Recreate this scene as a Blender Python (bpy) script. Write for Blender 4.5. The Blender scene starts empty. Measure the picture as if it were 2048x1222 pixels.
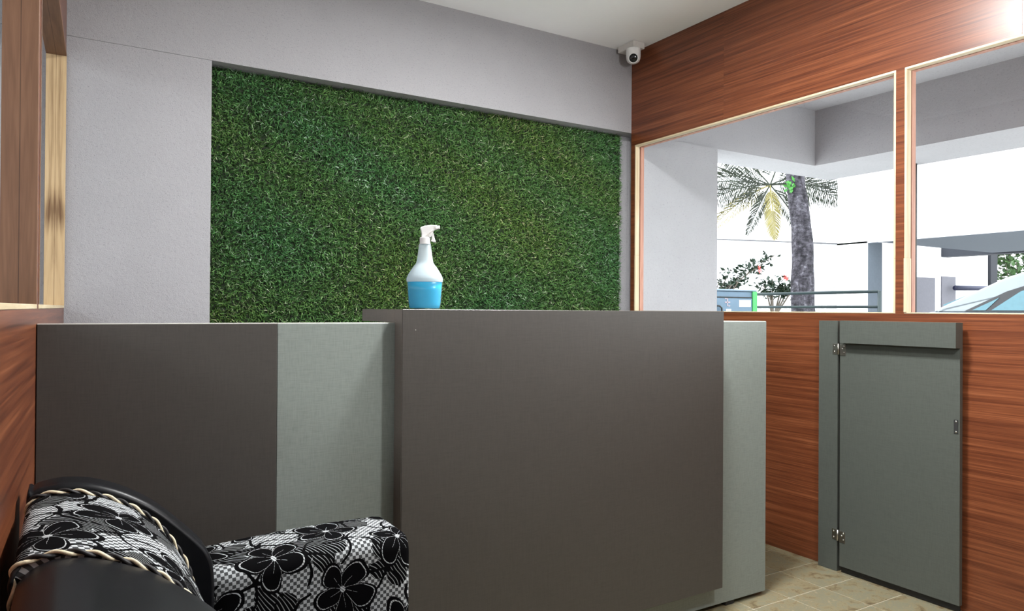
import bpy, bmesh, math, random
import numpy as np
from mathutils import Vector, Matrix
random.seed(7)
rng = np.random.default_rng(11)
PI = math.pi
scene = bpy.context.scene
COL = scene.collection

# ------------------------------------------------------------------ camera
F_PX, YAW, PITCH, ROLL = 1438.33, 0.547773, 0.0059028, 0.0066306
fw = Vector((math.sin(YAW)*math.cos(PITCH), math.cos(YAW)*math.cos(PITCH), math.sin(PITCH)))
rt = Vector((math.cos(YAW), -math.sin(YAW), 0))
up = rt.cross(fw)
r2 = rt*math.cos(ROLL) + up*math.sin(ROLL)
u2 = up*math.cos(ROLL) - rt*math.sin(ROLL)
cd = bpy.data.cameras.new('camera')
cd.sensor_width = 36; cd.sensor_fit = 'HORIZONTAL'; cd.lens = F_PX/2048*36
cd.clip_start = 0.02; cd.clip_end = 200
cam = bpy.data.objects.new('camera', cd); COL.objects.link(cam)
M = Matrix((r2, u2, -fw)).transposed().to_4x4(); M.translation = Vector((0, 0, 1.0))
cam.matrix_world = M
scene.camera = cam

# ------------------------------------------------------------------ world, exposure
world = bpy.data.worlds.new('world'); scene.world = world; world.use_nodes = True
bg = world.node_tree.nodes['Background']
bg.inputs[0].default_value = (0.93, 0.97, 1.0, 1); bg.inputs[1].default_value = 4.0
vs = scene.view_settings
vs.view_transform = 'Standard'; vs.look = 'None'; vs.gamma = 1.0; vs.use_curve_mapping = False
vs.exposure = 0.60
LAMP_A, LAMP_B = 52.0, 200.0

# ------------------------------------------------------------------ helpers
def wloc(o):
    v = Vector((0, 0, 0))
    while o:
        v += Vector(o.location); o = o.parent
    return v

def link(name, me, mat=None, parent=None):
    o = bpy.data.objects.new(name, me); COL.objects.link(o)
    if mat is not None and me is not None: me.materials.append(mat)
    if parent is not None: o.parent = parent
    return o

def tag(o, label=None, cat=None, group=None, kind=None):
    if label: o['label'] = label
    if cat: o['category'] = cat
    if group: o['group'] = group
    if kind: o['kind'] = kind
    return o

def empty(name, loc, rz=0.0, parent=None):
    o = bpy.data.objects.new(name, None); COL.objects.link(o)
    o.location = loc; o.rotation_euler = (0, 0, rz); o.empty_display_size = .05
    if parent: o.parent = parent
    return o

def mk(name, verts, faces, mat, parent=None, smooth=False, uv=None, local=False):
    """verts are world coordinates unless local"""
    off = Vector((0, 0, 0)) if local or parent is None else wloc(parent)
    me = bpy.data.meshes.new(name)
    me.from_pydata([(v[0]-off.x, v[1]-off.y, v[2]-off.z) for v in verts], [], faces)
    if smooth: me.polygons.foreach_set('use_smooth', [True]*len(me.polygons))
    if uv is not None:
        l = me.uv_layers.new(name='UVMap')
        for lp in me.loops: l.data[lp.index].uv = uv[lp.vertex_index]
    me.update()
    return link(name, me, mat, parent)

def bm_obj(name, bm, mat, parent=None, smooth=False, local=False):
    off = Vector((0, 0, 0)) if local or parent is None else wloc(parent)
    bmesh.ops.translate(bm, verts=bm.verts, vec=-off)
    bmesh.ops.recalc_face_normals(bm, faces=bm.faces)
    me = bpy.data.meshes.new(name); bm.to_mesh(me); bm.free()
    if smooth: me.polygons.foreach_set('use_smooth', [True]*len(me.polygons))
    return link(name, me, mat, parent)

def add_box(bm, lo, hi, bev=0.0, seg=1):
    t = bmesh.new()
    bmesh.ops.create_cube(t, size=1)
    bmesh.ops.scale(t, verts=t.verts, vec=[hi[i]-lo[i] for i in range(3)])
    bmesh.ops.translate(t, verts=t.verts, vec=[(hi[i]+lo[i])/2 for i in range(3)])
    if bev > 0:
        bmesh.ops.bevel(t, geom=t.edges[:], offset=bev, segments=seg, affect='EDGES', profile=.5)
    me = bpy.data.meshes.new('t'); t.to_mesh(me); t.free()
    bm.from_mesh(me); bpy.data.meshes.remove(me)

def box(name, lo, hi, mat, parent=None, bev=0.0, seg=1, local=False):
    bm = bmesh.new(); add_box(bm, lo, hi, bev, seg)
    return bm_obj(name, bm, mat, parent, local=local)

def boxes(name, lst, mat, parent=None, bev=0.0, local=False):
    bm = bmesh.new()
    for lo, hi in lst: add_box(bm, lo, hi, bev)
    return bm_obj(name, bm, mat, parent, local=local)

def tube_data(path, rad, n=8, cap=True):
    """path list of Vectors, rad float or list -> verts, faces"""
    path = [Vector(p) for p in path]
    vs_, fs = [], []
    prev = None
    for i, p in enumerate(path):
        t = (path[min(i+1, len(path)-1)] - path[max(i-1, 0)]).normalized()
        if prev is None:
            a = Vector((0, 0, 1)) if abs(t.z) < .9 else Vector((1, 0, 0))
            nrm = t.cross(a).normalized()
        else:
            nrm = (prev - t*prev.dot(t)).normalized()
        prev = nrm; b = t.cross(nrm)
        r = rad[i] if hasattr(rad, '__len__') else rad
        for k in range(n):
            a = 2*PI*k/n
            vs_.append(p + nrm*math.cos(a)*r + b*math.sin(a)*r)
    for i in range(len(path)-1):
        for k in range(n):
            fs.append((i*n+k, i*n+(k+1) % n, (i+1)*n+(k+1) % n, (i+1)*n+k))
    if cap:
        fs.append(tuple(range(n-1, -1, -1))); fs.append(tuple((len(path)-1)*n+k for k in range(n)))
    return vs_, fs

def tube(name, path, rad, mat, parent=None, n=8, smooth=True, local=False):
    v, f = tube_data(path, rad, n)
    return mk(name, v, f, mat, parent, smooth, local=local)

def lathe(name, prof, mat, parent=None, n=32, sx=1.0, sy=1.0, center=(0, 0, 0), local=False, M=None):
    """prof: list of (r,z)"""
    v, f = [], []
    for r, z in prof:
        for k in range(n):
            a = 2*PI*k/n
            p = Vector((r*math.cos(a)*sx, r*math.sin(a)*sy, z))
            if M is not None: p = M @ p
            v.append(p + Vector(center))
    for i in range(len(prof)-1):
        for k in range(n):
            f.append((i*n+k, i*n+(k+1) % n, (i+1)*n+(k+1) % n, (i+1)*n+k))
    f.append(tuple(range(n-1, -1, -1))); f.append(tuple((len(prof)-1)*n+k for k in range(n)))
    return mk(name, v, f, mat, parent, True, local=local)

def prism(name, poly, axis, a0, a1, mat, parent=None, bev=0.0, seg=2, local=False):
    """extrude a 2-D polygon; axis 'x': poly=(y,z); 'y': poly=(x,z); 'z': poly=(x,y)"""
    def p3(q, a):
        return {'x': (a, q[0], q[1]), 'y': (q[0], a, q[1]), 'z': (q[0], q[1], a)}[axis]
    bm = bmesh.new()
    lo = [bm.verts.new(p3(q, a0)) for q in poly]; hi = [bm.verts.new(p3(q, a1)) for q in poly]
    n = len(poly)
    bm.faces.new(lo); bm.faces.new(hi[::-1])
    for i in range(n): bm.faces.new((lo[i], lo[(i+1) % n], hi[(i+1) % n], hi[i]))
    bmesh.ops.recalc_face_normals(bm, faces=bm.faces)
    if bev > 0:
        bmesh.ops.bevel(bm, geom=[e for e in bm.edges if len(e.link_faces) == 2 and e.calc_face_angle(0) > .6],
                        offset=bev, segments=seg, affect='EDGES', profile=.5)
    return bm_obj(name, bm, mat, parent, local=local)

# ------------------------------------------------------------------ materials
class NT:
    def __init__(s, name):
        s.m = bpy.data.materials.new(name); s.m.use_nodes = True
        s.t = s.m.node_tree; s.b = s.t.nodes['Principled BSDF']; s.out = s.t.nodes['Material Output']
    def n(s, typ, **kw):
        x = s.t.nodes.new(typ)
        for k, v in kw.items(): setattr(x, k, v)
        return x
    def l(s, a, b): s.t.links.new(a, b)
    def setin(s, sock, v):
        if isinstance(v, bpy.types.NodeSocket): s.l(v, sock)
        else: sock.default_value = v
    def math(s, op, a, b=None, c=None, clamp=False):
        x = s.n('ShaderNodeMath', operation=op, use_clamp=clamp)
        for i, v in enumerate((a, b, c)):
            if v is not None: s.setin(x.inputs[i], v)
        return x.outputs[0]
    def mixc(s, fac, a, b):
        x = s.n('ShaderNodeMix', data_type='RGBA')
        s.setin(x.inputs[0], fac); s.setin(x.inputs[6], a); s.setin(x.inputs[7], b)
        return x.outputs[2]
    def coords(s, kind='Object', scale=(1, 1, 1), loc=(0, 0, 0), rot=(0, 0, 0), randoff=False):
        tc = s.n('ShaderNodeTexCoord'); mp = s.n('ShaderNodeMapping')
        mp.inputs['Scale'].default_value = scale; mp.inputs['Location'].default_value = loc
        mp.inputs['Rotation'].default_value = rot
        s.l(tc.outputs[kind], mp.inputs[0])
        if randoff:
            oi = s.n('ShaderNodeObjectInfo'); va = s.n('ShaderNodeVectorMath', operation='ADD')
            mu = s.math('MULTIPLY', oi.outputs['Random'], 37.0)
            s.l(tc.outputs[kind], va.inputs[0]); s.l(mu, va.inputs[1]); s.l(va.outputs[0], mp.inputs[0])
        return mp.outputs[0]
    def noise(s, vec, scale, detail=4, rough=.6, dist=0):
        x = s.n('ShaderNodeTexNoise'); s.l(vec, x.inputs['Vector'])
        x.inputs['Scale'].default_value = scale; x.inputs['Detail'].default_value = detail
        x.inputs['Roughness'].default_value = rough; x.inputs['Distortion'].default_value = dist
        return x.outputs['Fac']
    def ramp(s, fac, stops):
        x = s.n('ShaderNodeValToRGB'); s.l(fac, x.inputs[0]); e = x.color_ramp.elements
        while len(e) < len(stops): e.new(.5)
        for i, (p, c) in enumerate(stops):
            e[i].position = p; e[i].color = (*c, 1) if len(c) == 3 else c
        return x.outputs[0]
    def bump(s, h, strength, dist=.01):
        x = s.n('ShaderNodeBump'); x.inputs['Strength'].default_value = strength
        x.inputs['Distance'].default_value = dist
        s.l(h, x.inputs['Height']); s.l(x.outputs[0], s.b.inputs['Normal'])
    def fin(s, color=None, rough=.5, spec=.5, metal=0.0):
        if color is not None: s.setin(s.b.inputs['Base Color'], color if isinstance(color, bpy.types.NodeSocket) else (*color, 1))
        s.setin(s.b.inputs['Roughness'], rough); s.b.inputs['Specular IOR Level'].default_value = spec
        s.b.inputs['Metallic'].default_value = metal
        return s.m

def plain(name, c, rough=.5, spec=.5, metal=0.0, var=.06, scale=30):
    t = NT(name)
    v = t.coords()
    f = t.noise(v, scale)
    return t.fin(t.ramp(f, [(.3, tuple(x*(1-var) for x in c)), (.7, tuple(min(1, x*(1+var)) for x in c))]), rough, spec, metal)

def plaster(name, c, bump=.6, scale=260):
    t = NT(name)
    v = t.coords()
    f = t.noise(v, 5, 3); fine = t.noise(v, scale, 3, .7); mid = t.noise(v, 60, 2, .5)
    col = t.ramp(f, [(.3, tuple(x*.97 for x in c)), (.7, tuple(min(1, x*1.02) for x in c))])
    # pinholes of the sprayed coat
    v2 = t.coords(scale=(1, 1, 1.7))
    h = t.noise(v2, scale*.55, 2, .5)
    pit = t.ramp(h, [(.30, (.78, .78, .78)), (.39, (1, 1, 1))])
    mx = t.n('ShaderNodeMix', data_type='RGBA', blend_type='MULTIPLY'); mx.inputs[0].default_value = 1
    t.l(col, mx.inputs[6]); t.l(pit, mx.inputs[7])
    hh = t.math('ADD', fine, mid)
    t.bump(hh, bump, .004)
    return t.fin(mx.outputs[2], .85, .25)

def laminate_red(name, axis='y'):
    t = NT(name)
    sc = (1, .014, 1) if axis == 'y' else (.014, 1, 1)
    v = t.coords(scale=sc, randoff=True)
    a = t.noise(v, 85, 4, .65, .05); b = t.noise(v, 330, 3, .6, .05); c = t.noise(t.coords(scale=(1, .5, .7)), 2.4, 2)
    m = t.math('ADD', t.math('MULTIPLY', a, .65), t.math('MULTIPLY', b, .35))
    m = t.math('ADD', m, t.math('MULTIPLY', t.math('SUBTRACT', c, .5), .12))
    col = t.ramp(m, [(.30, (.052, .0135, .0055)), (.43, (.112, .031, .0125)), (.54, (.172, .052, .020)), (.70, (.280, .098, .041))])
    t.bump(m, .03, .002)
    return t.fin(col, .32, .5)

def linen(name, c, var=.16, rough=.42, spec=.45):
    t = NT(name)
    a = t.noise(t.coords(scale=(1, 1, .06)), 520, 2, .6)      # vertical threads
    b = t.noise(t.coords(scale=(.06, .06, 1)), 520, 2, .6)    # horizontal threads
    g = t.noise(t.coords(), 3, 2)
    m = t.math('ADD', t.math('MULTIPLY', a, .5), t.math('MULTIPLY', b, .5))
    m = t.math('ADD', m, t.math('MULTIPLY', t.math('SUBTRACT', g, .5), .10))
    lo = tuple(x*(1-var*1.4) for x in c); hi = tuple(min(1, x*(1+var)) for x in c)
    col = t.ramp(m, [(.36, lo), (.50, c), (.64, hi)])
    t.bump(m, .05, .001)
    return t.fin(col, rough, spec)

def timber(name, lo, mid, hi, mirror_x=None, knots=0.0, scale=40, rough=.55, axis='z', kz=1.4):
    """solid wood, grain along an axis; mirror_x: book-matched about that local x"""
    t = NT(name)
    tc = t.n('ShaderNodeTexCoord'); sp = t.n('ShaderNodeSeparateXYZ'); t.l(tc.outputs['Object'], sp.inputs[0])
    x, y, z = sp.outputs
    if mirror_x is not None: x = t.math('ABSOLUTE', t.math('SUBTRACT', x, mirror_x))
    k = .06
    cb = t.n('ShaderNodeCombineXYZ')
    for i, (q, ax) in enumerate(((x, 'x'), (y, 'y'), (z, 'z'))):
        t.setin(cb.inputs[i], t.math('MULTIPLY', q, k if ax == axis else 1.0))
    a = t.noise(cb.outputs[0], scale, 4, .6, 1.1); b = t.noise(cb.outputs[0], scale*5, 3, .6)
    m = t.math('ADD', t.math('MULTIPLY', a, .75), t.math('MULTIPLY', b, .25))
    if knots > 0 and mirror_x is not None:
        dz = t.math('MULTIPLY', t.math('ADD', t.math('SUBTRACT', z, kz), t.math('MULTIPLY', x, .9)), 17.0)
        dx = t.math('MULTIPLY', x, 24.0)
        d2 = t.math('ADD', t.math('MULTIPLY', dz, dz), t.math('MULTIPLY', dx, dx))
        g = t.math('POWER', 2.718, t.math('MULTIPLY', d2, -1.0))
        m = t.math('SUBTRACT', m, t.math('MULTIPLY', g, knots))
        seam = t.math('LESS_THAN', x, .0009)
        m = t.math('SUBTRACT', m, t.math('MULTIPLY', seam, .22))
    col = t.ramp(m, [(.22, lo), (.48, mid), (.70, hi)])
    t.bump(m, .06, .002)
    return t.fin(col, rough, .4)

def floor_tile():
    t = NT('floor tile')
    v = t.coords(randoff=True)
    a = t.noise(v, 11, 6, .66, 1.2); b = t.noise(v, 34, 5, .72, 1.6)
    m = t.math('ADD', t.math('MULTIPLY', a, .6), t.math('MULTIPLY', b, .4))
    col = t.ramp(m, [(.34, (.070, .048, .024)), (.43, (.165, .128, .070)), (.49, (.240, .205, .122)), (.55, (.185, .182, .128)), (.60, (.225, .190, .112)), (.68, (.40, .355, .26))])
    return t.fin(col, .38, .4)

def fabric():
    """black flowers outlined in white on a small light checker with black sprigs"""
    t = NT('floral fabric')
    uv = t.n('ShaderNodeUVMap'); sp = t.n('ShaderNodeSeparateXYZ'); t.l(uv.outputs[0], sp.inputs[0])
    mt = t.math
    nz = t.n('ShaderNodeTexNoise'); nz.inputs['Scale'].default_value = 16; nz.inputs['Detail'].default_value = 1
    t.l(uv.outputs[0], nz.inputs['Vector'])
    ns = t.n('ShaderNodeSeparateColor'); t.l(nz.outputs['Color'], ns.inputs[0])
    U = mt('ADD', sp.outputs[0], mt('MULTIPLY', mt('SUBTRACT', ns.outputs[0], .5), .030))
    V = mt('ADD', sp.outputs[1], mt('MULTIPLY', mt('SUBTRACT', ns.outputs[1], .5), .030))
    U0, V0 = sp.outputs[0], sp.outputs[1]
    def grid(cell, rot, ox, oy, jit):
        c, s = math.cos(rot), math.sin(rot)
        u = mt('ADD', mt('ADD', mt('MULTIPLY', U, c/cell), mt('MULTIPLY', V, s/cell)), ox)
        v = mt('ADD', mt('ADD', mt('MULTIPLY', U, -s/cell), mt('MULTIPLY', V, c/cell)), oy)
        row = mt('FLOOR', v)
        u = mt('ADD', u, mt('MULTIPLY', row, .37))
        colm = mt('FLOOR', u)
        cb = t.n('ShaderNodeCombineXYZ'); t.l(colm, cb.inputs[0]); t.l(row, cb.inputs[1])
        wn = t.n('ShaderNodeTexWhiteNoise', noise_dimensions='2D'); t.l(cb.outputs[0], wn.inputs['Vector'])
        r1 = wn.outputs['Value']
        lu = mt('MULTIPLY', mt('SUBTRACT', mt('SUBTRACT', u, colm), .5), cell)
        lv = mt('MULTIPLY', mt('SUBTRACT', mt('SUBTRACT', v, row), .5), cell)
        rad = mt('SQRT', mt('ADD', mt('MULTIPLY', lu, lu), mt('MULTIPLY', lv, lv)))
        ang = mt('ADD', mt('ARCTAN2', lv, lu), mt('MULTIPLY', r1, 6.28))
        return rad, ang, r1
    # checker 6 mm
    ck = t.n('ShaderNodeTexChecker'); cv = t.n('ShaderNodeCombineXYZ')
    t.l(U0, cv.inputs[0]); t.l(V0, cv.inputs[1]); cv.inputs[2].default_value = .001
    t.l(cv.outputs[0], ck.inputs['Vector']); ck.inputs['Scale'].default_value = 1/.0064
    base = mt('ADD', mt('MULTIPLY', ck.outputs['Fac'], .62), .10)
    # hatched dark blossoms
    r3, a3, q3 = grid(.150, .9, .31, .64, 0)
    p3 = mt('MULTIPLY', mt('ADD', mt('MULTIPLY', mt('POWER', mt('ABSOLUTE', mt('COSINE', mt('MULTIPLY', a3, 2.5))), .5), .5), .5), .058)
    in3 = mt('LESS_THAN', r3, p3)
    h = mt('FRACT', mt('MULTIPLY', mt('ADD', U, mt('MULTIPLY', V, .8)), 125.0))
    hatch = mt('MULTIPLY', mt('GREATER_THAN', h, .80), .45)
    val = mt('ADD', mt('MULTIPLY', base, mt('SUBTRACT', 1, in3)), mt('MULTIPLY', hatch, in3))
    # black sprigs: curved radial strokes
    r2_, a2, q2 = grid(.098, .35, .15, .45, 0)
    st = mt('MULTIPLY', mt('ABSOLUTE', mt('SINE', mt('ADD', mt('MULTIPLY', a2, 2.5), mt('MULTIPLY', r2_, 24.0)))), r2_)
    stroke = mt('MULTIPLY', mt('LESS_THAN', st, .0072), mt('LESS_THAN', r2_, .060))
    val = mt('MULTIPLY', val, mt('SUBTRACT', 1, stroke))
    # main flowers
    r1, a1, q1 = grid(.150, .62, .55, .22, 0)
    pet = mt('POWER', mt('ABSOLUTE', mt('COSINE', mt('MULTIPLY', a1, 2.5))), .55)
    R = mt('MULTIPLY', mt('ADD', mt('MULTIPLY', pet, .70), .30), .060)
    d = mt('SUBTRACT', r1, R)
    halo = mt('LESS_THAN', d, .0065)
    val = mt('MULTIPLY', val, mt('SUBTRACT', 1, halo))
    line = mt('LESS_THAN', mt('ABSOLUTE', mt('ADD', d, .0012)), .00115)
    vein = mt('MULTIPLY', mt('LESS_THAN', mt('MULTIPLY', mt('ABSOLUTE', mt('SINE', mt('MULTIPLY', a1, 5.0))), r1), .0011), mt('LESS_THAN', r1, .030))
    core = mt('LESS_THAN', r1, .0055)
    dash = mt('GREATER_THAN', mt('FRACT', mt('MULTIPLY', mt('ADD', U, V), 150.0)), .22)
    wh = mt('MULTIPLY', mt('MAXIMUM', mt('MAXIMUM', line, vein), core), dash)
    val = mt('MAXIMUM', val, mt('MULTIPLY', wh, .72))
    wv = t.noise(t.coords('UV'), 900, 2)
    col = t.mixc(val, (.003, .003, .0035, 1), (.66, .70, .72, 1))
    t.bump(wv, .15, .001)
    return t.fin(col, .9, .03)

MAT = {}
def mats():
    m = MAT
    m['plaster'] = plaster('white plaster', (.365, .362, .376))
    m['plaster_out'] = plaster('porch plaster', (.43, .426, .438), .3, 180)
    m['ceiling'] = plain('ceiling paint', (.95, .95, .95), .9, .2, 0, .01, 6)
    m['lam'] = laminate_red('red wood laminate')
    m['linen_brown'] = linen('brown linen laminate', (.063, .0575, .0515), .085)
    m['linen_grey'] = linen('grey linen laminate', (.230, .262, .242), .10)
    m['linen_slate'] = linen('slate linen laminate', (.078, .087, .077), .08)
    m['edge_white'] = plain('pale edge band', (.62, .61, .56), .5)
    m['pine'] = timber('pine lipping', (.40, .29, .16), (.60, .49, .32), (.70, .60, .43))
    m['pine_y'] = timber('pine lipping long', (.40, .30, .17), (.60, .50, .33), (.72, .63, .47), axis='y')
    m['pine_knot'] = timber('knotty pine', (.13, .065, .025), (.47, .33, .175), (.58, .44, .26), mirror_x=-.029, knots=.30, scale=26, kz=1.345)
    m['teak'] = timber('brown teak', (.055, .024, .011), (.150, .072, .037), (.25, .130, .072), mirror_x=-.0285, knots=.10, scale=24, kz=1.02)
    m['teak_y'] = timber('brown teak board', (.09, .04, .02), (.20, .10, .055), (.30, .16, .09), mirror_x=-.029, knots=.01, scale=24, axis='y')
    m['reveal'] = timber('rosy reveal wood', (.30, .12, .075), (.46, .22, .15), (.60, .34, .25))
    m['tile'] = floor_tile()
    m['grout'] = plain('grout', (.50, .46, .36), .8)
    m['black_leather'] = plain('black leather', (.006, .0065, .008), .36, .2, 0, .2, 60)
    m['black_piping'] = plain('black cord', (.012, .011, .012), .6)
    m['cream_cord'] = plain('cream cord', (.70, .62, .44), .6, .4, 0, .15, 400)
    m['fabric'] = fabric()
    m['steel'] = plain('brushed steel', (.45, .44, .40), .35, .5, 1.0)
    m['screw'] = plain('bright screw', (.75, .75, .73), .25, .5, 1.0)
    m['dark_gap'] = plain('dark rubber and gap shade', (.02, .02, .02), .7)
    m['white_plastic'] = plain('white plastic', (.82, .82, .81), .35)
    m['beige_plastic'] = plain('grey white plastic', (.62, .60, .57), .45)
    m['lens'] = plain('black lens', (.008, .010, .010), .12)
    t = NT('window glass'); tr = t.n('ShaderNodeBsdfTransparent'); gl = t.n('ShaderNodeBsdfGlossy'); mx = t.n('ShaderNodeMixShader')
    tr.inputs[0].default_value = (.965, .975, .98, 1); gl.inputs['Roughness'].default_value = .02
    lw = t.n('ShaderNodeLayerWeight'); lw.inputs[0].default_value = .5
    fr = t.math('ADD', t.math('MULTIPLY', t.math('POWER', lw.outputs['Facing'], 5.0), .9), .02)
    t.l(fr, mx.inputs[0]); t.l(tr.outputs[0], mx.inputs[1]); t.l(gl.outputs[0], mx.inputs[2]); t.l(mx.outputs[0], t.out.inputs[0])
    m['glass'] = t.m
mats()

# ------------------------------------------------------------------ key dimensions (m)
RW = 2.5545          # inner face of right partition
RWT = .056
YB = 2.966           # face of lintel and pier
YR = 3.045           # recess behind the turf
ZC = 2.385           # ceiling
ZL = 1.9535          # lintel underside
ZS, ZH = .9955, 1.883  # window sill / head
YREAR = -2.2

# ------------------------------------------------------------------ structure
# floor
fl = box('floor', (-.20, YREAR, -.10), (RW+RWT, YB+.2, -.0015), MAT['grout'])
tag(fl, kind='structure')
T = .184
base = None; rest = []
def tile_mesh(sz, h=.008):
    bm = bmesh.new(); add_box(bm, (-sz/2, -sz/2, -h), (sz/2, sz/2, 0), .0012)
    me = bpy.data.meshes.new('tile'); bm.to_mesh(me); bm.free(); me.materials.append(MAT['tile']); return me
tm = tile_mesh(T-.0030)
x0, y0 = 2.145, 1.642
for i in range(-13, 3):
    for j in range(-22, 8):
        xa, xb = x0+i*T, x0+(i+1)*T; ya, yb = y0+j*T, y0+(j+1)*T
        cxa, cxb = max(xa, -.10), min(xb, RW); cya, cyb = max(ya, YREAR), min(yb, YB)
        if cxb-cxa < .02 or cyb-cya < .02: continue
        full = (cxb-cxa > T-1e-4) and (cyb-cya > T-1e-4)
        if ya > .2:
            if full:
                o = bpy.data.objects.new('tile', tm); COL.objects.link(o); o.parent = fl
                o.location = ((xa+xb)/2, (ya+yb)/2, 0)
            else:
                o = box('tile', (cxa+.0015, cya+.0011, -.008), (cxb-.0015, cyb-.0011, 0), MAT['tile'], fl)
        else:
            rest.append(((cxa+.0015, cya+.0011, -.008), (cxb-.0015, cyb-.0011, 0)))
tag(boxes('tiles', rest, MAT['tile'], fl), kind='stuff')

tag(box('ceiling', (-.20, YREAR, ZC), (RW+RWT, YB+.3, ZC+.12), MAT['ceiling']), kind='structure')
# back wall: pier to the left, lintel over the recess, recess wall
tag(box('wall_back', (.4485, YR, -.1), (RW+RWT+.010, YB+.3, ZL-.0012), MAT['plaster']), kind='structure')
tag(boxes('wall_pier', [((-1.9, YB, -.1), (.448, YB+.3, ZL-.0012)), ((-1.9, YB+.004, ZL-.0012), (.448, YB+.3, ZL-.0002))], MAT['plaster']), kind='structure')
tag(box('trim_2', (-1.9, YB, ZL), (RW+RWT, YB+.3, ZC+.12), MAT['plaster']), kind='structure')
tag(box('wall_rear', (-.3, YREAR-.1, -.1), (RW+.1, YREAR, ZC+.12), MAT['plaster']), kind='structure')

# right partition with two window openings
W1, W2 = (1.508, 2.936), (-.35, 1.4757)
wr = boxes('wall_right', [((RW+.003, YREAR, -.1), (RW+RWT, YB, ZS)),
                          ((RW+.003, YREAR, ZH), (RW+RWT, YB, ZC)),
                          ((RW+.003, W1[1], ZS), (RW+RWT, YB, ZH)),
                          ((RW+.003, W2[1], ZS), (RW+RWT, W1[0], ZH)),
                          ((RW+.003, YREAR, ZS), (RW+RWT, W2[0], ZH))], MAT['lam'])
tag(wr, kind='structure')
for (ya, yb, za, zb) in ((YREAR, .60, -.0, ZS), (.6006, YB, 0, ZS), (YREAR, 1.10, ZH, ZC), (1.1006, 2.324, ZH, ZC), (2.3246, YB, ZH, ZC),
                         (W1[1], YB, ZS+.0003, ZH-.0003), (W2[1], W1[0], ZS+.0003, ZH-.0003), (YREAR, W2[0], ZS+.0003, ZH-.0003)):
    box('laminate_sheet', (RW, ya, za), (RW+.0029, yb, zb), MAT['lam'], wr)
def window_right(n, y0, y1, extra):
    w = empty('window_%d' % n, (RW, (y0+y1)/2, ZS)); tag(w, kind='structure')
    t = .008; xi, xg, xo = RW-.0015, RW+.027, RW+RWT+.001
    # inner lipping: four pieces of pale pine
    box('lipping', (xi, y0, ZS), (xg, y1, ZS+t*.55), MAT['pine_y'], w, .0008)
    box('lipping', (xi, y0, ZH-t), (xg, y1, ZH), MAT['pine_y'], w, .0008)
    if extra:  # the far upright is spliced from two lengths
        box('lipping', (xi, y1-t, ZS+t*.55), (xg, y1, 1.295), MAT['pine'], w, .0008)
        box('lipping', (xi+.001, y1-t+.001, 1.2955), (xg, y1, ZH-t), MAT['pine'], w, .0008)
    else:
        box('lipping', (xi-.003, y1-t-.002, ZS+t*.55), (xg, y1, 1.195), MAT['pine'], w, .0008)
        box('lipping', (xi, y1-t, 1.1955), (xg, y1, ZH-t), MAT['pine'], w, .0008)
    box('lipping', (xi, y0, ZS+t*.55), (xg, y0+t, 1.195), MAT['pine'], w, .0008)
    box('lipping', (xi, y0, 1.1955), (xg, y0+t, ZH-t), MAT['pine'], w, .0008)
    # outer stop of rosy wood
    a, b = xg+.006, xo
    box('stop', (a, y0, ZS), (b, y1, ZS+.004), MAT['reveal'], w)
    box('stop', (a, y0, ZH-.008), (b, y1, ZH), MAT['reveal'], w)
    box('stop', (a, y1-.008, ZS+.004), (b, y1, ZH-.008), MAT['reveal'], w)
    box('stop', (a, y0, ZS+.004), (b, y0+.008, ZH-.008), MAT['reveal'], w)
    box('pane', (xg+.0005, y0+.002, ZS+.002), (xg+.0055, y1-.002, ZH-.002), MAT['glass'], w)
window_right(1, *W1, True)
window_right(2, *W2, False)

# left partition, swung a little off square, with two openings
LA = -math.atan(.0272)
LO = (-.0625, 1.7026, 0)
wl_th = .058
yb_l = (YB-LO[1])/math.cos(LA)
def left(o): o.location = LO; o.rotation_euler = (0, 0, LA); return o
L3 = (.055, yb_l-.012); L4 = (-2.2, -.004)
wl = left(boxes('wall_left', [((-wl_th, YREAR-LO[1]-.05, -.1), (0, yb_l-.002, ZS)),
                         ((-wl_th, YREAR-LO[1]-.05, ZH), (0, yb_l-.002, ZC)),
                         ((-wl_th, L3[1], ZS), (0, yb_l-.002, ZH)),
                         ((-wl_th, L4[1], ZS), (0, L3[0], ZH)),
                         ((-wl_th, YREAR-LO[1]-.05, ZS), (0, L4[0], ZH))], MAT['lam']))
tag(wl, kind='structure')
def window_left(n, y0, y1, jamb):
    w = left(empty('window_%d' % n, LO)); tag(w, kind='structure')
    t = .010
    box('lipping', (-wl_th-.001, y0, ZS), (.0015, y1, ZS+t*.9), MAT['pine_y'], w, .0008, local=True)
    box('lipping', (-wl_th-.001, y0, ZH-t), (.0015, y1, ZH), MAT['teak_y'], w, .0008, local=True)
    box('lipping', (-wl_th-.001, y1-t, ZS+t*.9), (.0015, y1, ZH-t), jamb, w, .0008, local=True)
    box('lipping', (-wl_th-.001, y0, ZS+t*.9), (.0015, y0+t, ZH-t), MAT['teak'], w, .0008, local=True)
window_left(3, *L3, MAT['pine_knot'])
window_left(4, *L4, MAT['teak'])

# porch outside the right partition: pier, beams, slab
pp = MAT['plaster_out']
tag(box('wall_porch', (RW+RWT+.012, YB+.004, -.1), (3.217, 3.256, ZL), pp), kind='structure')
tag(boxes('trim_1', [((RW+RWT+.012, 2.98, ZL), (4.66, 3.256, 2.75)), ((4.13, -7, ZL), (4.66, 2.98, 2.75))], pp), kind='structure')
tag(box('ceiling_porch', (RW+RWT+.002, -7, 2.313), (4.13, 2.98, 2.45), pp), kind='structure')
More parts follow.
